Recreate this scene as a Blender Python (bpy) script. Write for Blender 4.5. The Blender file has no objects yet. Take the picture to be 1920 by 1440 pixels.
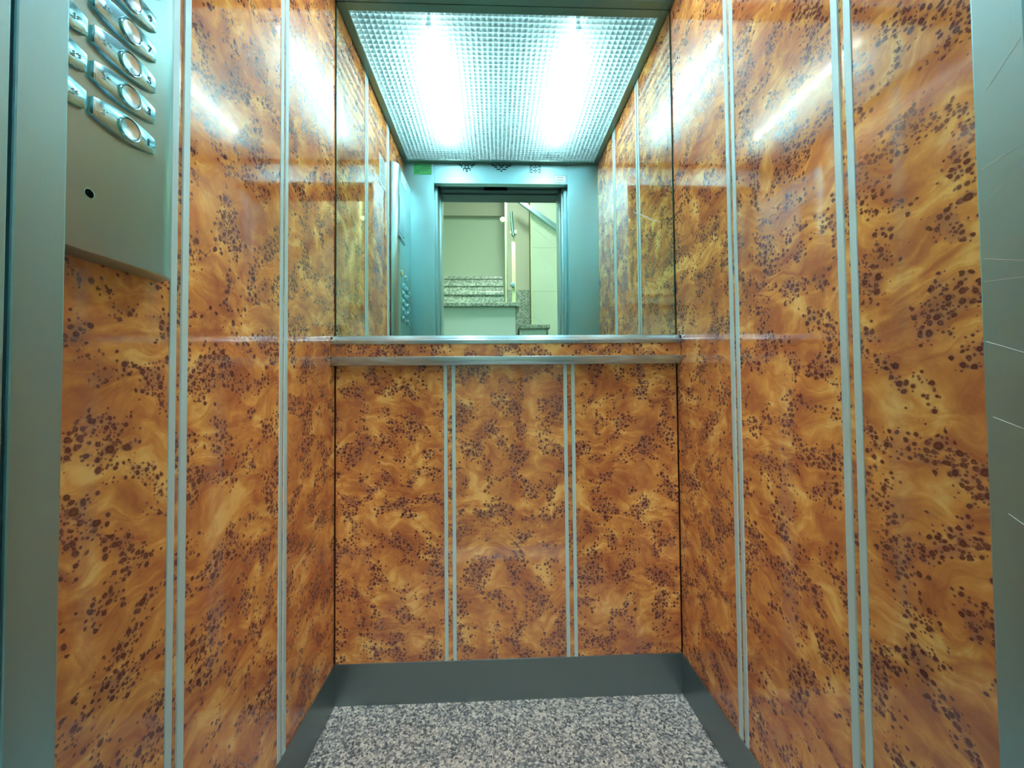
import bpy, bmesh, math, random
from mathutils import Vector, Matrix
random.seed(7)
S = bpy.context.scene
COL = S.collection

# ---------------------------------------------------------------- measures (metres)
W, L, H = 1.055, 0.8725, 2.15            # cabin width, depth, height; door wall is y = 0
XO1, XO2, ZH = 0.162, 0.8893, 2.0365     # doorway edges and header underside
HB = 0.1218                              # kick plate height
MZ = 1.100                               # mirror lower edge

# ---------------------------------------------------------------- camera
def make_camera():
    f, yaw, pit, rol = 713.37, 0.03493, 0.0240, -0.00893
    fw = Vector((math.sin(yaw)*math.cos(pit), math.cos(yaw)*math.cos(pit), math.sin(pit)))
    r = Vector((math.cos(yaw), -math.sin(yaw), 0)); u = r.cross(fw)
    r2 = math.cos(rol)*r + math.sin(rol)*u
    u2 = -math.sin(rol)*r + math.cos(rol)*u
    cd = bpy.data.cameras.new('camera'); cam = bpy.data.objects.new('camera', cd); COL.objects.link(cam)
    m = Matrix((r2, u2, -fw)).transposed().to_4x4(); m.translation = Vector((0.48874, -0.29905, 0.95629))
    cam.matrix_world = m
    cd.sensor_fit = 'HORIZONTAL'; cd.sensor_width = 36; cd.lens = f/1920*36
    cd.shift_x = 5/1920; cd.shift_y = -20/1920
    cd.clip_start = 0.005; cd.clip_end = 50
    S.camera = cam
make_camera()

# ---------------------------------------------------------------- world, exposure
wd = bpy.data.worlds.new('world'); S.world = wd; wd.use_nodes = True
wd.node_tree.nodes['Background'].inputs[0].default_value = (0.5, 0.55, 0.55, 1)
wd.node_tree.nodes['Background'].inputs[1].default_value = 0.3
S.view_settings.view_transform = 'Standard'; S.view_settings.look = 'None'
S.view_settings.exposure = 0.78; S.view_settings.gamma = 1.0; S.view_settings.use_curve_mapping = False
S.cycles.max_bounces = 14; S.cycles.glossy_bounces = 8; S.cycles.diffuse_bounces = 6
S.cycles.transmission_bounces = 8; S.cycles.transparent_max_bounces = 12
S.cycles.caustics_reflective = True; S.cycles.blur_glossy = 0.3
S.cycles.sample_clamp_indirect = 12

TUBE_COLOR = (1.0, 0.95, 0.95, 1)
TUBE_STRENGTH = 500.0
LAMP_COLOR = (1.0, 0.93, 0.84, 1)
LAMP_STRENGTH = 34.0
LANDING_FILL_STRENGTH = 95.0

# ---------------------------------------------------------------- node helpers
class NT:
    def __init__(s, name):
        s.m = bpy.data.materials.new(name); s.m.use_nodes = True
        s.t = s.m.node_tree; s.t.nodes.clear()
        s.out = s.t.nodes.new('ShaderNodeOutputMaterial')
    def n(s, typ, ins=None, **kw):
        nd = s.t.nodes.new(typ)
        for k, v in kw.items(): setattr(nd, k, v)
        for k, v in (ins or {}).items(): s.set(nd, k, v)
        return nd
    def set(s, nd, k, v):
        i = nd.inputs[k]
        if isinstance(v, bpy.types.NodeSocket): s.t.links.new(v, i)
        elif isinstance(v, bpy.types.Node): s.t.links.new(v.outputs[0], i)
        else: i.default_value = v
    def math(s, op, a, b=0.0, c=0.0, clamp=False):
        nd = s.n('ShaderNodeMath', {0: a, 1: b, 2: c}, operation=op); nd.use_clamp = clamp
        return nd.outputs[0]
    def vmath(s, op, a, b=None, scale=None):
        nd = s.n('ShaderNodeVectorMath', {0: a}, operation=op)
        if b is not None: s.set(nd, 1, b)
        if scale is not None: s.set(nd, 'Scale', scale)
        return nd.outputs[0]
    def mix(s, fac, a, b, mode='MIX'):
        nd = s.t.nodes.new('ShaderNodeMix'); nd.data_type = 'RGBA'; nd.blend_type = mode
        s.set(nd, 0, fac); s.set(nd, 6, a); s.set(nd, 7, b)
        return nd.outputs[2]
    def ramp(s, fac, stops, interp='LINEAR'):
        nd = s.n('ShaderNodeValToRGB', {0: fac}); cr = nd.color_ramp; cr.interpolation = interp
        while len(cr.elements) > 1: cr.elements.remove(cr.elements[-1])
        cr.elements[0].position = stops[0][0]; cr.elements[0].color = stops[0][1]
        for p, c in stops[1:]:
            e = cr.elements.new(p); e.color = c
        return nd.outputs[0]
    def smooth(s, x, a, b):
        nd = s.n('ShaderNodeMapRange', {0: x, 1: a, 2: b, 3: 0.0, 4: 1.0}, interpolation_type='SMOOTHSTEP')
        return nd.outputs[0]
    def bsdf(s, **kw):
        b = s.n('ShaderNodeBsdfPrincipled')
        for k, v in kw.items(): s.set(b, k.replace('_', ' '), v)
        s.t.links.new(b.outputs[0], s.out.inputs[0])
        return b

def rgb(r, g, b): return (r, g, b, 1)
def srgb(r, g, b):
    f = lambda c: ((c/255)/12.92 if c/255 < 0.04045 else (((c/255)+0.055)/1.055)**2.4)
    return (f(r), f(g), f(b), 1)

def plain(name, col, rough=0.5, metal=0.0, **kw):
    t = NT(name); t.bsdf(Base_Color=col, Roughness=rough, Metallic=metal, **kw); return t.m

def burl_material():
    t = NT('burl_laminate')
    uv = t.n('ShaderNodeUVMap').outputs[0]
    # domain warps
    w1 = t.n('ShaderNodeTexNoise', {'Vector': uv, 'Scale': 5.0, 'Detail': 3.0, 'Roughness': 0.5}, noise_dimensions='2D').outputs[1]
    w1 = t.vmath('SUBTRACT', w1, (0.5, 0.5, 0.5))
    w1s = t.vmath('SCALE', w1, scale=0.10)
    p1 = t.vmath('ADD', uv, w1s)
    w2 = t.n('ShaderNodeTexNoise', {'Vector': uv, 'Scale': 38.0, 'Detail': 2.0, 'Roughness': 0.5}, noise_dimensions='2D').outputs[1]
    w2 = t.vmath('SCALE', t.vmath('SUBTRACT', w2, (0.5, 0.5, 0.5)), scale=0.006)
    p2 = t.vmath('ADD', uv, w2)
    # large tone swirls
    n1 = t.n('ShaderNodeTexNoise', {'Vector': p1, 'Scale': 10.0, 'Detail': 6.0, 'Roughness': 0.6, 'Distortion': 0.0}, noise_dimensions='2D').outputs[0]
    # short silky streaks following the swirls
    st = t.n('ShaderNodeMapping', {'Vector': t.vmath('ADD', uv, t.vmath('SCALE', w1, scale=0.22)), 'Scale': (14.0, 44.0, 1.0), 'Rotation': (0, 0, 0.5)}).outputs[0]
    n2 = t.n('ShaderNodeTexNoise', {'Vector': st, 'Scale': 1.0, 'Detail': 4.0, 'Roughness': 0.6, 'Distortion': 0.4}, noise_dimensions='2D').outputs[0]
    tone = t.math('ADD', t.math('MULTIPLY', n1, 0.64), t.math('MULTIPLY', n2, 0.36))
    base = t.ramp(tone, [(0.32, BURL[0]), (0.42, BURL[1]), (0.49, BURL[2]), (0.555, BURL[3]), (0.64, BURL[4])])
    # cluster mask
    cn = t.n('ShaderNodeTexNoise', {'Vector': p1, 'Scale': 16.0, 'Detail': 2.5, 'Roughness': 0.5}, noise_dimensions='2D').outputs[0]
    cl = t.smooth(cn, 0.50, 0.66)
    # mauve cast within the clusters
    mv = t.n('ShaderNodeTexNoise', {'Vector': p1, 'Scale': 24.0, 'Detail': 2.0}, noise_dimensions='2D').outputs[0]
    base = t.mix(t.math('MULTIPLY', t.math('MULTIPLY', cl, t.smooth(mv, 0.35, 0.7)), 0.62), base, BURL_MAUVE)
    ring_col = BURL_DARK
    col = base
    for sc, rmax, thr, strength, seed in ((90.0, 0.40, 0.42, 0.93, 0.0), (165.0, 0.38, 0.46, 0.78, 3.7), (46.0, 0.27, 0.485, 0.95, 9.1)):
        pv = t.vmath('ADD', p2, (seed, seed*0.7, 0))
        vo = t.n('ShaderNodeTexVoronoi', {'Vector': pv, 'Scale': sc, 'Randomness': 1.0}, voronoi_dimensions='2D', feature='F1')
        sep = t.n('ShaderNodeSeparateColor', {0: vo.outputs['Color']})
        rnd, rn2 = sep.outputs[0], sep.outputs[1]
        on = t.smooth(t.math('ADD', cn, t.math('MULTIPLY', t.math('SUBTRACT', rnd, 0.5), 0.22)), thr+0.085, thr+0.145)
        rad = t.math('MULTIPLY', t.math('MULTIPLY_ADD', rn2, 0.6, 0.4), rmax)
        rad = t.math('MULTIPLY', rad, on)
        q = t.math('DIVIDE', vo.outputs['Distance'], t.math('MAXIMUM', rad, 0.001))
        disc = t.math('SUBTRACT', 1.0, t.smooth(q, 0.72, 1.12))
        halo = t.math('SUBTRACT', 1.0, t.smooth(q, 0.9, 2.0))
        disc = t.math('MULTIPLY', disc, t.smooth(rad, 0.05, 0.12))
        core = t.math('SUBTRACT', 1.0, t.smooth(q, 0.15, 0.6))
        dark = t.mix(t.math('MULTIPLY', core, 0.40), ring_col, BURL_CORE)
        col = t.mix(t.math('MULTIPLY', t.math('MULTIPLY', halo, on), 0.48), col, BURL_MAUVE)
        col = t.mix(t.math('MULTIPLY', disc, strength), col, dark)
    t.bsdf(Base_Color=col, Roughness=0.055, IOR=1.75, Specular_IOR_Level=0.6)
    return t.m

BURL = [rgb(0.38, 0.108, 0.042), rgb(0.50, 0.162, 0.056), rgb(0.62, 0.232, 0.068), rgb(0.75, 0.325, 0.085), rgb(0.90, 0.51, 0.16)]
BURL_MAUVE = rgb(0.36, 0.145, 0.095)
BURL_DARK = rgb(0.10, 0.020, 0.020)
BURL_CORE = rgb(0.20, 0.075, 0.05)

def steel_material(name, col, rough, metal=1.0, along='Z', amp=0.08):
    t = NT(name)
    tc = t.n('ShaderNodeTexCoord').outputs['Object']
    sc = {'Z': (900, 900, 6), 'X': (6, 900, 900), 'Y': (900, 6, 900)}[along]
    mp = t.n('ShaderNodeMapping', {'Vector': tc, 'Scale': sc}).outputs[0]
    nz = t.n('ShaderNodeTexNoise', {'Vector': mp, 'Scale': 1.0, 'Detail': 2.0}).outputs[0]
    blotch = t.n('ShaderNodeTexNoise', {'Vector': tc, 'Scale': 9.0, 'Detail': 3.0}).outputs[0]
    r = t.math('ADD', rough - amp*0.5, t.math('MULTIPLY', t.math('ADD', t.math('MULTIPLY', nz, 0.5), t.math('MULTIPLY', blotch, 0.5)), amp))
    bump = t.n('ShaderNodeBump', {'Height': nz, 'Strength': 0.05, 'Distance': 0.001})
    b = t.bsdf(Base_Color=col, Roughness=r, Metallic=metal); t.set(b, 'Normal', bump.outputs[0])
    return t.m

def speckle_material(name, cols, scale, rough):
    t = NT(name)
    tc = t.n('ShaderNodeTexCoord').outputs['Object']
    w = t.n('ShaderNodeTexNoise', {'Vector': tc, 'Scale': scale*1.2, 'Detail': 2.0}).outputs[1]
    p = t.vmath('ADD', tc, t.vmath('SCALE', t.vmath('SUBTRACT', w, (0.5, 0.5, 0.5)), scale=1.6/scale))
    vo = t.n('ShaderNodeTexVoronoi', {'Vector': p, 'Scale': scale}, feature='F1')
    v = t.n('ShaderNodeSeparateColor', {0: vo.outputs['Color']}).outputs[0]
    n = t.n('ShaderNodeTexNoise', {'Vector': tc, 'Scale': scale*0.8, 'Detail': 3.0}).outputs[0]
    f = t.math('ADD', t.math('MULTIPLY', v, 0.62), t.math('MULTIPLY', n, 0.38))
    k = len(cols)
    col = t.ramp(f, [(0.16+0.62*i/(k-1), c) for i, c in enumerate(cols)])
    t.bsdf(Base_Color=col, Roughness=rough)
    return t.m

def diffuser_material():
    t = NT('prismatic_acrylic')
    tr = t.n('ShaderNodeBsdfTranslucent', {'Color': rgb(0.084, 0.146, 0.160)})
    tp = t.n('ShaderNodeBsdfTransparent', {'Color': rgb(1, 1, 1)})
    df = t.n('ShaderNodeBsdfDiffuse', {'Color': rgb(0.18, 0.46, 0.50)})
    gl = t.n('ShaderNodeBsdfGlossy', {'Color': rgb(1, 1, 1), 'Roughness': 0.12})
    m0 = t.n('ShaderNodeMixShader', {0: 0.22, 1: tr.outputs[0], 2: df.outputs[0]})
    m1 = t.n('ShaderNodeMixShader', {0: 0.05, 1: m0.outputs[0], 2: tp.outputs[0]})
    fr = t.n('ShaderNodeFresnel', {'IOR': 1.45}).outputs[0]
    m2 = t.n('ShaderNodeMixShader', {0: t.math('MULTIPLY', fr, 0.6), 1: m1.outputs[0], 2: gl.outputs[0]})
    t.t.links.new(m2.outputs[0], t.out.inputs[0])
    return t.m

def emit(name, col, s):
    t = NT(name); e = t.n('ShaderNodeEmission', {'Color': col, 'Strength': s}); t.t.links.new(e.outputs[0], t.out.inputs[0]); return t.m

def tile_material():
    t = NT('pale_wall_tile')
    tc = t.n('ShaderNodeTexCoord').outputs['Object']
    sx = t.n('ShaderNodeSeparateXYZ', {0: tc})
    def line(c, period, off):
        f = t.math('FRACT', t.math('DIVIDE', t.math('ADD', c, off), period))
        return t.math('LESS_THAN', f, 0.012)
    ln = t.math('MAXIMUM', line(sx.outputs[2], 0.461, -1.902+0.922*2), line(sx.outputs[0], 0.46, 0.05))
    nz = t.n('ShaderNodeTexNoise', {'Vector': tc, 'Scale': 3.0, 'Detail': 3.0}).outputs[0]
    base = t.ramp(nz, [(0.3, rgb(0.50, 0.66, 0.52)), (0.7, rgb(0.56, 0.73, 0.58))])
    t.bsdf(Base_Color=t.mix(t.math('MULTIPLY', ln, 0.6), base, rgb(0.35, 0.37, 0.3)), Roughness=0.25)
    return t.m

M = {}
M['burl'] = burl_material()
M['steel'] = steel_material('brushed_steel', rgb(0.33, 0.58, 0.65), 0.34, metal=0.85)
M['panelsteel'] = steel_material('brushed_panel_steel', rgb(0.43, 0.63, 0.64), 0.30, metal=0.80)
M['kick'] = steel_material('brushed_kick_plate_steel', rgb(0.25, 0.31, 0.32), 0.38, along='X')
M['rail'] = steel_material('polished_rail_aluminium', rgb(0.55, 0.72, 0.80), 0.22, metal=0.75, along='X')
M['strip'] = steel_material('satin_aluminium', rgb(0.60, 0.82, 0.88), 0.5, metal=0.35)
M['frame'] = steel_material('dull_grey_aluminium', rgb(0.20, 0.30, 0.29), 0.40, along='Y')
M['chrome'] = plain('chrome', rgb(0.40, 0.66, 0.74), 0.15, 1.0)
M['satin'] = plain('satin_steel_button', rgb(0.62, 0.74, 0.76), 0.2, 1.0)
M['headsteel'] = steel_material('shaded_head_steel', rgb(0.05, 0.09, 0.11), 0.3, along='X')  # shade of the head recess put into the steel's colour
M['mirror'] = plain('silvered_glass', rgb(0.76, 0.96, 0.90), 0.003, 1.0)
M['glassedge'] = plain('dark_green_glass_edge', rgb(0.02, 0.10, 0.08), 0.2)
M['dark'] = plain('dark_gap', rgb(0.004, 0.006, 0.006), 0.8, Specular_IOR_Level=0.0)
M['seam'] = plain('brown_joint', rgb(0.07, 0.03, 0.015), 0.5)
M['floor'] = speckle_material('speckled_vinyl_floor', [srgb(42, 50, 56), srgb(86, 95, 102), srgb(132, 136, 140), srgb(172, 168, 162), srgb(206, 203, 195)], 190.0, 0.5)
M['granite'] = speckle_material('grey_green_granite', [rgb(0.09, 0.14, 0.12), rgb(0.17, 0.24, 0.20), rgb(0.27, 0.36, 0.29), rgb(0.42, 0.52, 0.42)], 110.0, 0.22)
M['diffuser'] = diffuser_material()
M['tube'] = emit('lit_fluorescent_tube', TUBE_COLOR, TUBE_STRENGTH)
M['lamp'] = emit('lit_ceiling_lamp', LAMP_COLOR, LAMP_STRENGTH)
M['fill_lamp'] = emit('lit_landing_fill', LAMP_COLOR, LANDING_FILL_STRENGTH)
M['white'] = plain('white_enamel', rgb(0.82, 0.84, 0.84), 0.5)
M['box'] = plain('grey_light_box', rgb(0.10, 0.12, 0.12), 0.6)
M['hallwall'] = plain('painted_stairwell_wall', rgb(0.42, 0.56, 0.42), 0.6)
M['hallbeam'] = plain('painted_beam_beige', rgb(0.40, 0.45, 0.34), 0.6)
M['parapet'] = plain('painted_stringer_white', rgb(0.50, 0.66, 0.60), 0.55)
M['tile'] = tile_material()
M['green'] = plain('green_sticker', rgb(0.03, 0.27, 0.08), 0.4)
M['ink'] = plain('black_ink', rgb(0.02, 0.03, 0.03), 0.5)
M['paper'] = plain('white_label', rgb(0.78, 0.84, 0.84), 0.4)
M['bluepaper'] = plain('pale_blue_notice', rgb(0.60, 0.76, 0.86), 0.35)
M['lens'] = plain('dark_green_lens', rgb(0.01, 0.06, 0.03), 0.1)
M['screen'] = plain('dark_display', rgb(0.25, 0.33, 0.36), 0.06, 0.6)
M['yellow'] = plain('yellow_button', rgb(0.75, 0.62, 0.18), 0.3)
M['etch'] = plain('engraved_mark', rgb(0.05, 0.09, 0.10), 0.4)
M['glass'] = NT('balustrade_glass').m
def _glass():
    t = NT('balustrade_glass'); t.bsdf(Base_Color=rgb(0.78, 0.95, 0.82), Roughness=0.03, Transmission_Weight=0.9, IOR=1.45); return t.m
M['glass'] = _glass()
M['glassrim'] = plain('pale_green_glass_rim', rgb(0.62, 0.78, 0.42), 0.2)
M['scratch'] = plain('fine_scratch', rgb(0.75, 0.82, 0.82), 0.6)
M['brownwood'] = plain('brown_door', rgb(0.22, 0.10, 0.05), 0.5)

# ---------------------------------------------------------------- mesh helpers
class MB:
    def __init__(s): s.bm = bmesh.new(); s.uv = s.bm.loops.layers.uv.new('UVMap')
    def box(s, a, b, bevel=0.0, seg=2):
        bm2 = bmesh.new(); bmesh.ops.create_cube(bm2, size=1.0)
        c = [(a[i]+b[i])/2 for i in range(3)]; d = [abs(b[i]-a[i]) for i in range(3)]
        for v in bm2.verts: v.co = Vector((c[i]+v.co[i]*d[i] for i in range(3)))
        if bevel: bmesh.ops.bevel(bm2, geom=bm2.edges[:], offset=min(bevel, min(d)*0.45), segments=seg, affect='EDGES', profile=0.5)
        return s.take(bm2)
    def take(s, bm2):
        me = bpy.data.meshes.new('tmp'); bm2.to_mesh(me); bm2.free(); s.bm.from_mesh(me); bpy.data.meshes.remove(me); return s
    def cyl(s, c, axis, r, h, seg=32, r2=None, bevel=0.0):
        bm2 = bmesh.new(); bmesh.ops.create_cone(bm2, cap_ends=True, segments=seg, radius1=r, radius2=r if r2 is None else r2, depth=h)
        if bevel: bmesh.ops.bevel(bm2, geom=[e for e in bm2.edges if e.calc_face_angle(0) > 1.0], offset=bevel, segments=3, affect='EDGES', profile=0.5)
        q = Vector((0, 0, 1)).rotation_difference(Vector(axis)).to_matrix().to_4x4(); q.translation = Vector(c)
        bm2.transform(q); return s.take(bm2)
    def lathe(s, prof, c, axis, seg=40):
        bm2 = bmesh.new(); rings = []
        for (r, h) in prof:
            if r < 1e-6: rings.append([bm2.verts.new((0, 0, h))])
            else: rings.append([bm2.verts.new((r*math.cos(2*math.pi*k/seg), r*math.sin(2*math.pi*k/seg), h)) for k in range(seg)])
        for A, B in zip(rings, rings[1:]):
            for k in range(seg):
                k2 = (k+1) % seg
                if len(A) == 1 and len(B) == 1: continue
                if len(A) == 1: bm2.faces.new((A[0], B[k], B[k2]))
                elif len(B) == 1: bm2.faces.new((A[k], A[k2], B[0]))
                else: bm2.faces.new((A[k], A[k2], B[k2], B[k]))
        bmesh.ops.recalc_face_normals(bm2, faces=bm2.faces[:])
        q = Vector((0, 0, 1)).rotation_difference(Vector(axis)).to_matrix().to_4x4(); q.translation = Vector(c)
        bm2.transform(q); return s.take(bm2)
    def prism(s, pts, lo, hi, axis, bevel=0.0):
        """pts: outline in the two axes other than `axis` (cyclic order), extruded from lo to hi."""
        bm2 = bmesh.new()
        def P(p, h):
            return {'x': (h, p[0], p[1]), 'y': (p[0], h, p[1]), 'z': (p[0], p[1], h)}[axis]
        A = [bm2.verts.new(P(p, lo)) for p in pts]; B = [bm2.verts.new(P(p, hi)) for p in pts]
        n = len(pts)
        bm2.faces.new(A); bm2.faces.new(B[::-1])
        for i in range(n): bm2.faces.new((A[i], B[i], B[(i+1) % n], A[(i+1) % n]))
        bmesh.ops.recalc_face_normals(bm2, faces=bm2.faces[:])
        if bevel: bmesh.ops.bevel(bm2, geom=[e for e in bm2.edges if e.calc_face_angle(0) > 0.6], offset=bevel, segments=2, affect='EDGES', profile=0.5)
        return s.take(bm2)
    def tube(s, pts, r, seg=14):
        bm2 = bmesh.new(); rings = []
        pts = [Vector(p) for p in pts]
        for i, p in enumerate(pts):
            d = (pts[min(i+1, len(pts)-1)]-pts[max(i-1, 0)]).normalized()
            a = d.cross(Vector((0, 0, 1)));  a = a if a.length > 0.01 else d.cross(Vector((1, 0, 0))); a.normalize(); b = d.cross(a)
            rings.append([bm2.verts.new(p+r*(math.cos(2*math.pi*k/seg)*a+math.sin(2*math.pi*k/seg)*b)) for k in range(seg)])
        for A, B in zip(rings, rings[1:]):
            for k in range(seg): bm2.faces.new((A[k], A[(k+1) % seg], B[(k+1) % seg], B[k]))
        bm2.faces.new(rings[0]); bm2.faces.new(rings[-1][::-1])
        bmesh.ops.recalc_face_normals(bm2, faces=bm2.faces[:])
        return s.take(bm2)
    def uvmap(s, off=(0, 0)):
        for f in s.bm.faces:
            n = f.normal; ax = max(range(3), key=lambda i: abs(n[i]))
            for l in f.loops:
                c = l.vert.co
                u, v = {0: (c.y, c.z), 1: (c.x, c.z), 2: (c.x, c.y)}[ax]
                l[s.uv].uv = (u+off[0], v+off[1])
        return s
    def build(s, name, mat, parent=None, smooth=False, off=None):
        s.bm.normal_update()
        if off is not None: s.uvmap(off)
        me = bpy.data.meshes.new(name); s.bm.to_mesh(me); s.bm.free(); me.materials.append(mat)
        if smooth:
            me.shade_smooth()
            try: me.set_sharp_from_angle(angle=math.radians(35))
            except Exception: pass
        o = bpy.data.objects.new(name, me); COL.objects.link(o)
        if parent is not None:
            o.parent = parent
            o.matrix_parent_inverse = Matrix.Translation(parent.location).inverted()
        return o

def thing(name, label, cat, loc=(0, 0, 0), group=None):
    o = bpy.data.objects.new(name, None); COL.objects.link(o); o.location = loc; o.empty_display_size = 0.05
    o['label'] = label; o['category'] = cat
    if group: o['group'] = group
    return o
def tag(o, label, cat, group=None):
    o['label'] = label; o['category'] = cat
    if group: o['group'] = group
    return o
def struct(o, label=None):
    o['kind'] = 'structure'
    if label: o['label'] = label
    return o

# ================================================================ CABIN SHELL
T = 0.018
floor = struct(MB().box((-0.03, -0.045, -0.03), (W+0.03, L+0.03, 0.0)).build('floor', M['floor']), 'speckled grey and beige lift floor')
cabin_ceiling = struct(MB().box((-0.03, -0.045, H+0.115), (W+0.03, L+0.03, H+0.135)).build('ceiling', M['white']), 'cabin ceiling above the light panel')

def strips(parent, lst, mk):
    for a, b in lst: mk(a, b).build('metal_strip', M['strip'], parent, smooth=True)

# left wall: seam-coloured backing, three burl panels and the narrow burl fillers between paired strips
ZB = 0.0
def side_wall(name, x_in, sgn, pairs, label, seed):
    back = struct(MB().box((x_in+sgn*T, 0.0, ZB), (x_in+sgn*(T+0.012), L+0.03, H+0.115)).build(name, M['seam']), label)
    cuts = [0.0]
    for (a, b, c, d) in pairs: cuts += [(a+b)/2, (c+d)/2]
    cuts.append(L-0.002)
    for i in range(len(cuts)-1):
        filler = i % 2 == 1
        dx = 0.0 if not filler else 0.0015
        MB().box((x_in+sgn*dx, cuts[i]+0.0006, 0.002), (x_in+sgn*T, cuts[i+1]-0.0006, H+0.112)).build('burl_filler' if filler else 'burl_panel', M['burl'], back, off=(seed+i*1.37, seed*0.61+i*0.83))
    for (a, b, c, d) in pairs:
        for (u, v) in ((a, b), (c, d)):
            MB().box((x_in+sgn*0.004, u, 0.003), (x_in-sgn*0.0018, v, H+0.1), bevel=0.0006).build('metal_strip', M['strip'], back)
    return back
wall_left = side_wall('wall_left', 0.0, -1, [(0.2862, 0.2977, 0.3076, 0.3195), (0.5760, 0.5876, 0.5955, 0.6075)], 'left cabin wall of burl laminate with paired metal strips', 3.3)
wall_right = side_wall('wall_right', W, 1, [(0.2710, 0.2825, 0.2930, 0.3050), (0.5632, 0.5749, 0.5849, 0.5972)], 'right cabin wall of burl laminate with paired metal strips', 21.7)

wall_back = struct(MB().box((-T, L+T, ZB), (W+T, L+T+0.012, H+0.115)).build('wall_back', M['seam']), 'back cabin wall of burl laminate below the mirror')
bc = [0.003, 0.3339, 0.3587, 0.7025, 0.7261, W-0.003]
for i in range(5):
    fl = i % 2 == 1
    MB().box((bc[i]+0.0006, L+(0.0015 if fl else 0), 0.002), (bc[i+1]-0.0006, L+T, MZ-0.012)).build('burl_filler' if fl else 'burl_panel', M['burl'], wall_back, off=(41.3+i*1.9, 7.7+i*0.57))
for u, v in ((0.3286, 0.3392), (0.3530, 0.3640), (0.6966, 0.7078), (0.7207, 0.7315)):
    MB().box((u, L+0.004, 0.003), (v, L-0.0018, MZ-0.02), bevel=0.0006).build('metal_strip', M['strip'], wall_back)

# kick plates
bb = struct(MB().box((0.0, L-0.0035, 0.0), (W, L-0.0001, HB), bevel=0.0008).build('baseboard_back', M['kick']), 'brushed steel kick plate along the back wall')
bl = struct(MB().box((0.0, 0.0, 0.0), (0.0035, L-0.0035, HB), bevel=0.0008).build('baseboard_left', M['kick']), 'brushed steel kick plate along the left wall')
br = struct(MB().box((W-0.0035, 0.0, 0.0), (W, L-0.0035, HB), bevel=0.0008).build('baseboard_right', M['kick']), 'brushed steel kick plate along the right wall')

# door wall: two returns and a header (front of the cabin)
RT = 0.0325
wall_front = struct(MB().box((-0.02, -RT, 0.0), (XO1, 0.0, H+0.115), bevel=0.0015).build('wall_front', M['steel']), 'brushed steel front wall of the cabin around the doorway')
MB().box((XO2, -RT, 0.0), (W+0.02, 0.0, H+0.115), bevel=0.0015).build('return_panel', M['steel'], wall_front)
MB().box((XO1+0.0008, -RT, ZH), (XO2-0.0008, 0.0, H+0.115), bevel=0.0015).build('header_panel', M['steel'], wall_front)
# speaker and fan slots in the header: two triangles of dashes and a square block
def dashes(rows, x0, z0, unit, dz, h=0.0056):
    m = MB()
    for r, row in enumerate(rows):
        for (a, b) in row:
            m.box((x0+a*unit, -0.002, z0-r*dz-h), (x0+b*unit, 0.0004, z0-r*dz))
    return m
tri = [[(0, 3), (4, 6), (7, 10), (11, 14)], [(1.3, 4.2), (5.2, 8.8), (9.8, 12.7)], [(2.6, 3.8), (5.2, 6.4), (7.6, 8.8), (10.2, 11.4)], [(4.2, 9.8)], [(4.0, 5.0), (6.0, 8.0), (9.0, 10.0)], [(6.3, 7.7)]]
tri2 = [[(0, 3), (4, 7), (8, 11), (12, 15)], [(1.4, 4.6), (5.6, 9.4), (10.4, 13.6)], [(3, 5), (6.5, 8.5), (10, 12)], [(4.4, 7), (8, 10.6)], [(6.8, 8.2)]]
sq = [[(0, 1.6), (2.4, 5), (5.8, 7.4)], [(0, 2), (3.2, 4.2), (5.4, 7.4)], [(0, 1.2), (2, 5.4), (6.2, 7.4)], [(0, 2), (3.2, 4.2), (5.4, 7.4)], [(0, 1.2), (2, 5.4), (6.2, 7.4)], [(0, 2), (3.2, 4.2), (5.4, 7.4)]]
dashes(tri, 0.287, 2.148, 0.0074, 0.0086).build('speaker_slots', M['dark'], wall_front)
dashes(tri2, 0.463, 2.148, 0.0085, 0.0095).build('speaker_slots', M['dark'], wall_front)
dashes(sq, 0.681, 2.146, 0.0083, 0.0084, 0.0036).build('vent_slots', M['dark'], wall_front)
# long thin scratches on the right return's doorway face
def scratch(p, q, w=0.00022):
    p, q = Vector(p), Vector(q); d = (q-p).normalized(); n = Vector((0, -d.z, d.y))*w
    m = MB(); x = XO2-0.00025; vs = []
    for (pp, s_) in ((p, 1), (q, 1), (q, -1), (p, -1)):
        vs.append((pp.y+s_*n.y, pp.z+s_*n.z))
    m.prism(vs, x, x+0.0002, 'x'); return m
for (y0, z0, y1, z1, w) in ((-0.0032, 1.0543, -0.034, 1.0425, 0.00018), (-0.0026, 1.0355, -0.034, 1.0320, 0.00014), (-0.0022, 0.9865, -0.032, 0.9720, 0.00018), (-0.004, 1.128, -0.036, 1.136, 0.00010), (-0.006, 1.100, -0.030, 1.118, 0.0001), (-0.005, 0.925, -0.034, 0.913, 0.0002), (-0.012, 0.85, -0.036, 0.835, 0.00014), (-0.008, 1.19, -0.03, 1.215, 0.0001)):
    scratch((0, y0, z0), (0, y1, z1), w).build('scratch', M['scratch'], wall_front)

# ================================================================ MIRROR
mir = MB().box((0.004, L, MZ), (W-0.004, L+0.004, H-0.001)).build('wall_mirror', M['mirror'])
tag(mir, 'large frameless mirror covering the back wall above the handrail', 'mirror')
for (a, b) in (((0.0015, L-0.0006, MZ), (0.0040, L+0.004, H-0.001)), ((W-0.0040, L-0.0006, MZ), (W-0.0015, L+0.004, H-0.001))):
    MB().box(a, b).build('mirror_edge', M['glassedge'], mir)

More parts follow.
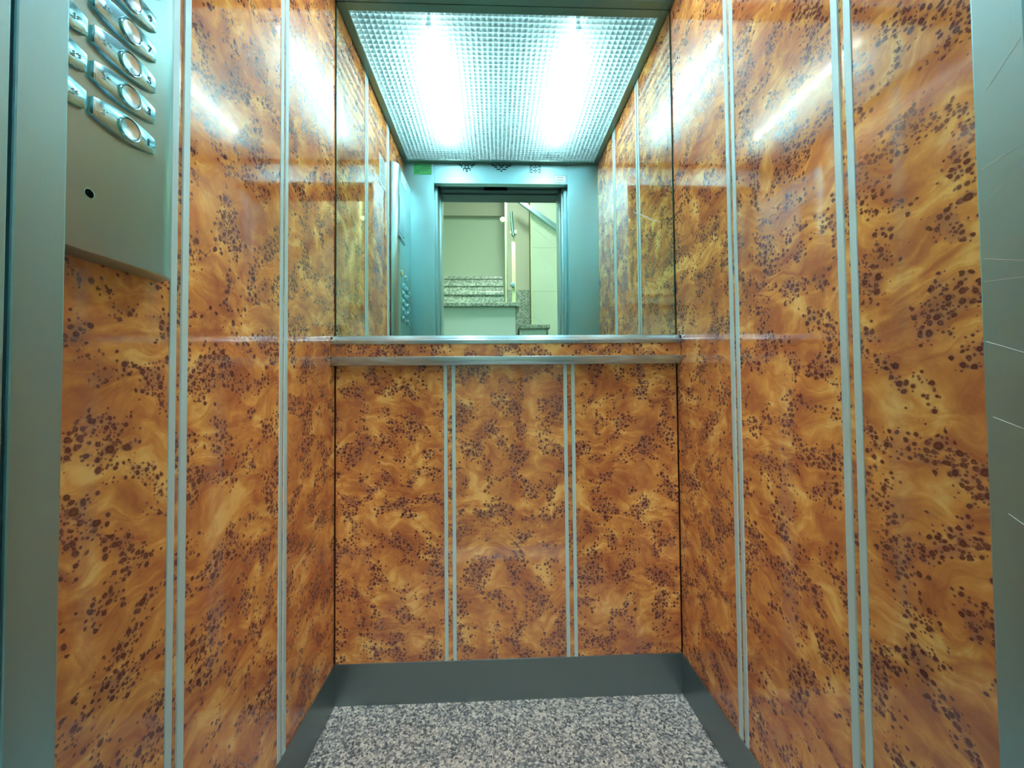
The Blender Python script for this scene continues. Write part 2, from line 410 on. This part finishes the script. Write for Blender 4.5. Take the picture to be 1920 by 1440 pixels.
# ================================================================ HANDRAIL
rail = thing('handrail', 'flat metal handrail with a burl insert running below the mirror', 'handrail', (W/2, L-0.015, 1.01))
def arc(cy, cz, r, a0, a1, n=7):
    return [(cy+r*math.cos(math.radians(a0+(a1-a0)*k/n)), cz+r*math.sin(math.radians(a0+(a1-a0)*k/n))) for k in range(n+1)]
yf = L-0.032
top = [(L-0.0005, 1.073), (L-0.0005, 1.1005)] + [(yf+0.017, 1.1005), (yf+0.0125, 1.0992), (yf+0.0018, 1.0868), (yf, 1.0845)] + [(yf, 1.073)]
MB().prism(top, 0.0012, W-0.0012, 'x', bevel=0.0006).build('top_profile', M['rail'], rail, smooth=True)
MB().box((0.0015, yf+0.0022, 1.036), (W-0.0015, L-0.0005, 1.0728)).build('burl_insert', M['burl'], rail, off=(63.1, 17.3))
low = [(L-0.0005, 1.010), (L-0.0005, 1.0358), (yf+0.0008, 1.0358), (yf, 1.0350), (yf, 1.0235), (yf+0.0012, 1.0195), (yf+0.0065, 1.0110), (yf+0.0095, 1.0098)]
MB().prism(low, 0.0012, W-0.0012, 'x', bevel=0.0005).build('bottom_profile', M['rail'], rail, smooth=True)
for s, x in ((1, 0.0), (-1, W)):
    MB().box((x, yf+0.004, 1.014), (x+s*0.0012, L-0.001, 1.096)).build('end_gap_shade', M['dark'], rail)  # dark box stands in for the shadow between rail end and wall

# ================================================================ CEILING LIGHT PANEL
cl = thing('ceiling_light', 'full-ceiling light panel of dimpled acrylic lit by two fluorescent tubes', 'ceiling light', (W/2, L/2, H))
FR = 0.028
def bumpy_sheet():
    x0, x1, y0, y1 = FR-0.002, W-FR+0.002, FR-0.002, L-FR+0.002
    nx, ny, k = 52, 44, 8
    NX, NY = nx*k, ny*k
    amp = 0.0055
    vs = []
    for j in range(NY+1):
        for i in range(NX+1):
            u, v = (i % k)/k, (j % k)/k
            b = (abs(math.sin(math.pi*u))*abs(math.sin(math.pi*v)))**0.5
            vs.append((x0+(x1-x0)*i/NX, y0+(y1-y0)*j/NY, H+0.004-amp*b))
    fs = [(j*(NX+1)+i, (j+1)*(NX+1)+i, (j+1)*(NX+1)+i+1, j*(NX+1)+i+1) for j in range(NY) for i in range(NX)]
    me = bpy.data.meshes.new('diffuser'); me.from_pydata(vs, [], fs); me.materials.append(M['diffuser']); me.shade_smooth()
    o = bpy.data.objects.new('diffuser', me); COL.objects.link(o); o.parent = cl
    o.matrix_parent_inverse = Matrix.Translation(cl.location).inverted()
bumpy_sheet()
for (a, b) in (((0.001, 0.001, H-0.006), (FR, L-0.001, H+0.006)), ((W-FR, 0.001, H-0.006), (W-0.001, L-0.001, H+0.006)),
               ((FR, 0.001, H-0.006), (W-FR, FR, H+0.006)), ((FR, L-FR, H-0.006), (W-FR, L-0.001, H+0.006))):
    MB().box(a, b, bevel=0.001).build('frame_bar', M['frame'], cl)
hs = MB()
hs.box((0.001, 0.001, H+0.108), (W-0.001, L-0.001, H+0.112))
for (a, b) in (((0.0015, 0.0015, H+0.007), (0.0035, L-0.0015, H+0.108)), ((W-0.0035, 0.0015, H+0.007), (W-0.0015, L-0.0015, H+0.108)),
               ((0.0035, 0.0015, H+0.007), (W-0.0035, 0.0035, H+0.108)), ((0.0035, L-0.0035, H+0.007), (W-0.0035, L-0.0015, H+0.108))):
    hs.box(a, b)
hs.build('light_box', M['box'], cl)
TZ = H+0.065
for tx in (0.262, 0.792):
    tb = MB().cyl((tx, 0.430, TZ), (0, 1, 0), 0.013, 0.58, 24).build('fluorescent_tube', M['tube'], cl, smooth=True)
    for yy in (0.134, 0.726):
        MB().cyl((tx, yy, TZ), (0, 1, 0), 0.011, 0.012, 20).box((tx-0.006, yy-0.004, TZ+0.008), (tx+0.006, yy+0.004, H+0.106), bevel=0.001).build('lamp_holder', M['white'], tb)

# ================================================================ CONTROL PANEL
cp = thing('control_panel', 'brushed steel lift control panel with button rows on the left wall', 'control panel', (0, 0.14, 1.105))
PT = 0.037
prof = [(0.0002, 0.003), (PT, 0.003), (PT, 0.230)] + [(PT-0.034*(1-math.cos(a)), 0.230+0.036*math.sin(a)) for a in [math.radians(15*k) for k in range(1, 6)]] + [(0.0002, 0.267)]
# prism along z: outline in (x, y)
MB().prism(prof, 1.106, 2.000, 'z', bevel=0.0015).build('housing', M['panelsteel'], cp, smooth=True)
MB().box((0.0002, 0.2675, 1.108), (0.003, 0.2705, 1.998)).build('rear_flange', M['seam'], cp)
BR = {1: [1], 2: [1, 2], 3: [1, 4], 4: [1, 4, 5], 5: [1, 5], 6: [1, 2, 4], 7: [1, 2, 4, 5], 8: [1, 2, 5], 9: [2, 4], 0: [2, 4, 5]}
def braille(m, yc, zc, digits):
    # first cell: number sign, then the digits; pitch 2.3 mm
    cells = [[3, 4, 5, 6]] + [BR[d] for d in digits]
    y = yc - (len(cells)-1)*0.003
    for c in cells:
        for dot in c:
            dy = 0.0 if dot <= 3 else 0.0023
            dzz = (-((dot-1) % 3))*0.0023
            m.lathe([(0, 0.0012), (0.0006, 0.0010), (0.0010, 0.0004), (0.0011, 0)], (PT+0.0061, y+dy, zc+0.0023+dzz), (1, 0, 0), 8)
        y += 0.006
    return m
def text_mesh(txt, size, depth):
    cu = bpy.data.curves.new('t', 'FONT'); cu.body = txt; cu.size = size; cu.extrude = depth; cu.align_x = 'CENTER'; cu.align_y = 'CENTER'
    o = bpy.data.objects.new('t', cu); COL.objects.link(o)
    dg = bpy.context.evaluated_depsgraph_get(); me = bpy.data.meshes.new_from_object(o.evaluated_get(dg))
    bpy.data.objects.remove(o); bpy.data.curves.remove(cu)
    bm = bmesh.new(); bm.from_mesh(me); bpy.data.meshes.remove(me); return bm
def floor_button(yc, zc, n, mirrored):
    hw, he, hm, prot = 0.0385, 0.0100, 0.0160, 0.006
    sg = -1 if mirrored else 1
    pts = []
    N = 14
    for k in range(N+1):
        s = -1+2*k/N; pts.append((yc+s*hw, zc+he+(hm-he)*(1-s*s)))
    for k in range(N+1):
        s = 1-2*k/N; pts.append((yc+s*hw, zc-he-(hm-he)*(1-s*s)))
    plate = MB().prism(pts, PT-0.0005, PT+prot, 'x', bevel=0.0009).build('floor_button', M['chrome'], cp, smooth=True)
    bc_ = yc + sg*0.003
    x0 = PT+prot
    MB().lathe([(0.0138, -0.001), (0.0138, 0.0018), (0.0131, 0.0026), (0.0122, 0.0022), (0.0118, 0.0004), (0.0116, -0.001)], (x0, bc_, zc), (1, 0, 0)).build('ring', M['chrome'], plate, smooth=True)
    MB().lathe([(0, 0.0002), (0.006, 0.0006), (0.0095, 0.0016), (0.0110, 0.0018), (0.0114, 0.0008), (0.0114, -0.0008)], (x0, bc_, zc), (1, 0, 0)).build('push_cap', M['satin'], plate, smooth=True)
    braille(MB(), yc-sg*0.0275+(0.0012 if not mirrored else -0.002), zc, [int(c) for c in str(n)]).build('braille_dots', M['strip'], plate, smooth=True)
    if not mirrored:
        m = MB(); b = text_mesh(str(n), 0.0125, 0.0003)
        b.transform(Matrix(((0, 0, 1, x0+0.0002), (1, 0, 0, yc+sg*0.0290), (0, 1, 0, zc), (0, 0, 0, 1)))); m.take(b)
        m.build('numeral', M['etch'], plate)
for r in range(5):
    z = 1.2695+r*0.0408
    floor_button(0.1715, z, 2*r+1, False)
    floor_button(0.0880, z, 2*r+2, True)
# key switch and alarm buttons
for (yy, mt) in ((0.205, 'yellow'), (0.115, 'satin')):
    bz = MB().lathe([(0, 0.007), (0.010, 0.0068), (0.0125, 0.005), (0.0135, 0.0)], (PT, yy, 1.487), (1, 0, 0)).build('alarm_button' if mt == 'yellow' else 'door_button', M[mt], cp, smooth=True)
    MB().lathe([(0.0136, 0), (0.0175, 0.0), (0.0170, 0.003), (0.0140, 0.0045), (0.0136, 0.002)], (PT, yy, 1.487), (1, 0, 0)).build('ring', M['chrome'], bz, smooth=True)
# lens, display, top plate, microphone hole
lens = [(0.196+0.062*math.cos(a), 1.650+0.011*math.sin(a)) for a in [2*math.pi*k/28 for k in range(28)]]
MB().prism(lens, PT-0.0005, PT+0.002, 'x', bevel=0.0006).build('emergency_lamp_lens', M['lens'], cp, smooth=True)
scr = MB().box((PT-0.0005, 0.150, 1.675), (PT+0.0018, 0.238, 1.850), bevel=0.0008).build('display', M['screen'], cp)
MB().box((PT-0.0005, 0.2385, 1.673), (PT+0.0025, 0.2425, 1.852), bevel=0.0006).build('bezel', M['chrome'], scr)
MB().box((PT-0.0003, 0.110, 1.930), (PT+0.0008, 0.212, 1.985)).build('capacity_plate', M['bluepaper'], cp)
MB().cyl((PT+0.0001, 0.1359, 1.171), (1, 0, 0), 0.0048, 0.0006, 24).build('microphone_hole', M['dark'], cp)
MB().lathe([(0.0048, 0), (0.0058, 0.0), (0.0056, 0.0006), (0.0048, 0.0006)], (PT, 0.1359, 1.171), (1, 0, 0)).build('hole_rim', M['chrome'], cp, smooth=True)

# ================================================================ NOTICES
nt = MB().box((0.0001, 0.348, 1.815), (0.0009, 0.432, 1.940)).build('wall_notice', M['bluepaper'])
tag(nt, 'pale blue printed notice on the left wall beside the control panel', 'notice')
ln_ = MB()
for k in range(9):
    ln_.box((0.0009, 0.356, 1.927-k*0.012), (0.0011, 0.356+(0.066 if k % 3 else 0.045), 1.931-k*0.012))
ln_.build('print_lines', M['ink'], nt)
gs = MB().box((0.053, 0.0, 2.083), (0.149, 0.0008, 2.140)).build('green_sticker', M['green'])
tag(gs, 'green rectangular sticker at the top left of the steel door wall', 'sticker')
ln_ = MB()
for k, (a, b) in enumerate(((0.10, 0.143), (0.085, 0.143), (0.065, 0.130), (0.060, 0.085))):
    ln_.box((a if k > 1 else a, 0.0008, 2.128-k*0.011), (b, 0.0010, 2.1305-k*0.011))
ln_.build('print_lines', M['ink'], gs)
wl = MB().box((0.8185, 0.0, 2.046), (0.879, 0.0007, 2.084)).build('white_label', M['paper'])
tag(wl, 'small white label at the right end of the door header', 'label')
ln_ = MB()
for (a, b, z0, h) in ((0.832, 0.866, 2.0735, 0.0022), (0.836, 0.862, 2.064, 0.0014), (0.830, 0.866, 2.058, 0.002)):
    ln_.box((a, 0.0007, z0), (b, 0.0009, z0+h))
ln_.build('print_lines', M['ink'], wl)
bd = MB()
for (a, b) in (((0.8170, -0.0002, 2.0445), (0.8185, 0.0006, 2.0855)), ((0.8790, -0.0002, 2.0445), (0.8805, 0.0006, 2.0855)), ((0.8185, -0.0002, 2.0445), (0.8790, 0.0006, 2.046)), ((0.8185, -0.0002, 2.084), (0.8790, 0.0006, 2.0855))):
    bd.box(a, b)
bd.build('border', M['ink'], wl)

# pale scuff on the mirror glass
def mirror_pt(px, py):
    m = S.camera.matrix_world; d = m.to_3x3() @ Vector(((px-955)/713.37, -(py-700)/713.37, -1)); o = m.translation
    t = (L-o.y)/d.y; q = o+t*d; return (q.x, q.z)
sc = [mirror_pt(*p) for p in ((1187, 397), (1193, 400), (1199, 401), (1207, 405), (1213, 407), (1219, 411), (1225, 413), (1232, 414), (1236, 417))]
up = [(x, z+0.0016*(0.2+math.sin(math.pi*i/8))) for i, (x, z) in enumerate(sc)]
dn = [(x, z-0.0016*(0.2+math.sin(math.pi*i/8))) for i, (x, z) in enumerate(sc)]
MB().prism(up+dn[::-1], L-0.0003, L-0.0001, 'y').build('scuff_mark', M['paper'], mir)

# ================================================================ LANDING DOORWAY
JY0, JY1 = -0.200, -0.045
ldf = thing('landing_door_frame', 'steel landing doorway frame seen in the mirror behind the cabin opening', 'door frame', ((0.185+0.8564)/2, (JY0+JY1)/2, 0))
JL = MB(); JL.prism([(0.100, JY1), (0.174, JY1), (0.174, JY1-0.02), (0.176, JY1-0.024), (0.176, JY1-0.06), (0.185, JY1-0.066), (0.185, JY0), (0.100, JY0)], 0.0, 2.20, 'z', bevel=0.0008); JL.build('jamb', M['steel'], ldf)
JR = MB(); JR.prism([(0.960, JY1), (0.8730, JY1), (0.8730, JY1-0.02), (0.864, JY1-0.024), (0.864, JY1-0.06), (0.8564, JY1-0.066), (0.8564, JY0), (0.960, JY0)], 0.0, 2.20, 'z', bevel=0.0008); JR.build('jamb', M['steel'], ldf)
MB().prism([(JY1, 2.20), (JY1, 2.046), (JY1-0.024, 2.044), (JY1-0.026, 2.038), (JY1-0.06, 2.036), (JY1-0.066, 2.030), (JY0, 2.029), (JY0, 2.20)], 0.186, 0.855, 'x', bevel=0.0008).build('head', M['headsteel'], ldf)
MB().box((0.43, JY1-0.030, 2.0375), (0.56, JY1-0.010, 2.0450)).build('sensor_slot', M['dark'], ldf)
MB().box((XO1, JY0, -0.02), (XO2, -RT-0.001, 0.0005)).build('sill', M['strip'], ldf)
struct(MB().box((XO1-0.08, JY1-0.001, 0), (XO1-0.055, -RT+0.001, 2.3)).box((XO2+0.055, JY1-0.001, 0), (XO2+0.08, -RT+0.001, 2.3)).box((XO1-0.055, JY1-0.001, 2.18), (XO2+0.055, -RT+0.001, 2.2)).build('trim_1', M['dark']), 'dark running gap between cabin and landing')

# ================================================================ STAIRWELL (seen in the mirror)
HX0, HX1, HY1, HZ = -1.3, 2.62, -2.35, 3.3
struct(MB().box((HX0, JY0, -0.03), (HX1, HY1, -0.0005)).build('floor.001', M['granite']), 'stairwell landing floor')
struct(MB().box((HX0, JY0+0.06, HZ), (HX1, HY1-0.05, HZ+0.05)).build('ceiling.001', M['white']), 'stairwell ceiling')
struct(MB().box((HX0, JY0+0.001, 0), (0.0995, JY0+0.08, HZ)).box((0.9605, JY0+0.001, 0), (HX1, JY0+0.08, HZ)).box((0.0995, JY0+0.001, 2.2005), (0.9605, JY0+0.08, HZ)).build('wall_lift_side', M['hallwall']), 'stairwell wall around the lift doorway')
struct(MB().box((HX0-0.05, JY0+0.08, 0), (HX0, HY1, HZ)).build('wall_stairs_left', M['hallwall']), 'stairwell side wall')
struct(MB().box((HX1, JY0+0.08, 0), (HX1+0.05, HY1, HZ)).build('wall_stairs_right', M['hallwall']), 'stairwell side wall at the low end')
struct(MB().box((HX0, HY1-0.05, 0), (HX1, HY1, HZ)).build('wall_stairs_back', M['hallwall']), 'plain painted stairwell wall behind the upper flight')
struct(MB().box((HX0, HY1, 2.875), (0.66, HY1+0.06, HZ)).build('trim_2', M['hallbeam']), 'beige beam over the painted stairwell wall')
# tiled wall behind the lower flight
struct(MB().box((0.876, -1.96, 0), (HX1, -1.90, HZ)).build('wall_tiled', M['tile']), 'pale tiled stairwell wall')
struct(MB().box((0.862, -1.965, 0), (0.8755, -1.895, HZ), bevel=0.002).build('trim_3', M['glassrim']), 'pale corner trim of the tiled wall')
def diag(xa, za, xb, zb, y, w, name, mat, label):
    d = Vector((xb-xa, zb-za)).normalized(); n = Vector((-d.y, d.x))*w/2
    return struct(MB().prism([(xa+n.x, za+n.y), (xb+n.x, zb+n.y), (xb-n.x, zb-n.y), (xa-n.x, za-n.y)], y, y+0.002, 'y').build(name, mat), label)
diag(0.878, 2.592, 2.0, 1.68, -1.8998, 0.007, 'trim_4', M['parapet'], 'slanting joint across the tiled wall')
diag(0.878, 1.655, 1.6, 1.08, -1.8998, 0.007, 'trim_5', M['parapet'], 'lower slanting joint across the tiled wall')
# grey-green recess wall between glass and tiled wall, with granite skirting
struct(MB().box((0.60, -2.10, 0), (0.8615, -2.04, HZ)).build('wall_recess', M['hallbeam']), 'grey-green wall piece beside the tiled wall')
struct(MB().box((0.60, -2.04, 1.2), (0.8615, -2.02, 1.95)).build('trim_6', M['granite']), 'granite skirting on the grey-green wall piece')
# wall handrail descending to the right
hr = thing('stair_handrail', 'square metal handrail slanting down the pale tiled wall', 'handrail', (1.2, -1.84, 2.5))
d0, d1 = Vector((0.72, 2.853)), Vector((2.1, 1.86)); dd = (d1-d0).normalized(); nn = Vector((-dd.y, dd.x))*0.022
MB().prism([tuple(d0+nn), tuple(d1+nn), tuple(d1-nn), tuple(d0-nn)], -1.87, -1.83, 'y', bevel=0.004).build('rail_bar', M['steel'], hr)
for k in (0.35, 0.75):
    q = d0.lerp(d1, k); MB().cyl((q.x, -1.884, q.y), (0, 1, 0), 0.01, 0.03, 12).build('bracket', M['steel'], hr)
# lower flight rising to the left along the landing
ls = thing('lower_stair_flight', 'lower granite stair flight with a white side rising leftwards', 'stairs', (1.4, -1.4, 0))
for k in range(8):
    zt = 1.414-k*0.176; x0 = 0.68+k*0.235; x1 = x0+0.235
    if zt < 0.1: break
    MB().box((x0, -1.885, zt-0.033), (x1+0.005, -0.95, zt), bevel=0.003).build('tread', M['granite'], ls)
    MB().box((x0+0.0005, -1.885, 0.0), (x1-0.022, -0.972, zt-0.0335)).build('stringer', M['parapet'], ls)
    MB().box((x1-0.0215, -1.885, 0.0 if k > 6 else zt-0.176), (x1-0.008, -0.965, zt-0.0335)).build('riser', M['granite'], ls)
# platform and upper flight going away
pl = thing('stair_platform', 'granite-edged stair platform on a plain white parapet wall', 'platform', (-0.3, -1.1, 0))
MB().box((-1.28, -1.26, 1.559), (0.683, -0.95, 1.591), bevel=0.003).build('granite_slab', M['granite'], pl)
MB().box((-1.28, -1.26, 0.0), (0.648, -0.975, 1.5585)).build('parapet', M['parapet'], pl)
MB().box((0.6485, -1.26, 0.0), (0.662, -0.968, 1.5585)).build('riser', M['granite'], pl)
us = thing('upper_stair_flight', 'upper granite stair flight climbing away behind the platform', 'stairs', (-0.3, -1.7, 1.56))
yy, zz = -1.262, 1.5915
for k in range(3):
    zt = 1.75+k*0.16
    MB().box((-1.28, yy-0.33, zt-0.03), (0.565, yy+0.012, zt), bevel=0.003).build('tread', M['granite'], us)
    MB().box((-1.28, yy-0.33, zz if k == 0 else zt-0.16+0.0005), (0.565, yy, zt-0.0305)).build('riser', M['granite'], us)
    yy -= 0.331
# glass balustrade panes, clamps and rail
for (x, z0, z1, ya, yb, lab) in ((0.582, 1.593, 2.62, -0.985, -1.20, 'tall clear glass balustrade pane standing edge-on at the platform'),
                                 (0.6375, 1.593, 2.085, -0.985, -1.20, 'short yellow-green edged glass pane beside the tall one')):
    g = thing('balustrade_pane', lab, 'glass pane', (x, (ya+yb)/2, z0))
    MB().box((x-0.006, yb, z0), (x+0.006, ya, z1), bevel=0.001).build('glass', M['glass'], g)
    MB().box((x-0.013 if x < 0.6 else x-0.015, ya, z0), (x-0.004 if x < 0.6 else x+0.014, ya+0.006, z1), bevel=0.001).build('rim', M['glassrim'], g)
    if x < 0.6:
        MB().cyl((x-0.030, ya, 2.262), (0, 1, 0), 0.021, 0.03, 24, bevel=0.003).build('clamp', M['glassrim'], g, smooth=True)
    else:
        MB().box((x-0.022, ya-0.03, 2.150), (x+0.026, ya+0.004, 2.180), bevel=0.003).cyl((x+0.002, ya, 2.12), (0, 0, 1), 0.004, 0.08, 12).build('clamp', M['glassrim'], g)
        MB().cyl((x-0.012, ya+0.01, 1.735), (0, 1, 0), 0.018, 0.02, 24, bevel=0.002).build('lower_clamp', M['steel'], g, smooth=True)
gr = MB().tube([(0.637, -0.965, 2.125), (0.627, -0.965, 2.20), (0.620, -0.965, 2.32)], 0.013).build('glass_rail_end', M['chrome'], smooth=True)
tag(gr, 'short shiny rail end above the short glass pane', 'handrail')
# stairwell ceiling lamp
lp = thing('stairwell_lamp', 'round white lamp on the stairwell ceiling', 'lamp', (0.75, -1.25, HZ))
MB().cyl((0.75, -1.25, HZ-0.02), (0, 0, 1), 0.17, 0.04, 40, bevel=0.006).build('base', M['white'], lp, smooth=True)
MB().lathe([(0.15, 0), (0.148, -0.03), (0.12, -0.05), (0.06, -0.06), (0, -0.062)], (0.75, -1.25, HZ-0.04), (0, 0, 1)).build('lamp_shade', M['lamp'], lp, smooth=True)
# lower ceiling right outside the lift, with a fill lamp added for its lower walls
struct(MB().box((HX0, -0.97, 2.66), (HX1, JY0, 2.80)).build('ceiling.002', M['white']), 'low ceiling outside the lift doorway')
l2 = thing('landing_fill_lamp', 'added unseen fill lamp on the ceiling right outside the lift doorway', 'lamp', (0.52, -0.72, 2.66))
MB().cyl((0.52, -0.72, 2.645), (0, 0, 1), 0.16, 0.03, 40, bevel=0.006).build('base', M['white'], l2, smooth=True)
MB().lathe([(0.145, 0), (0.143, -0.02), (0.12, -0.035), (0.06, -0.043), (0, -0.045)], (0.52, -0.72, 2.63), (0, 0, 1)).build('lamp_shade', M['fill_lamp'], l2, smooth=True)
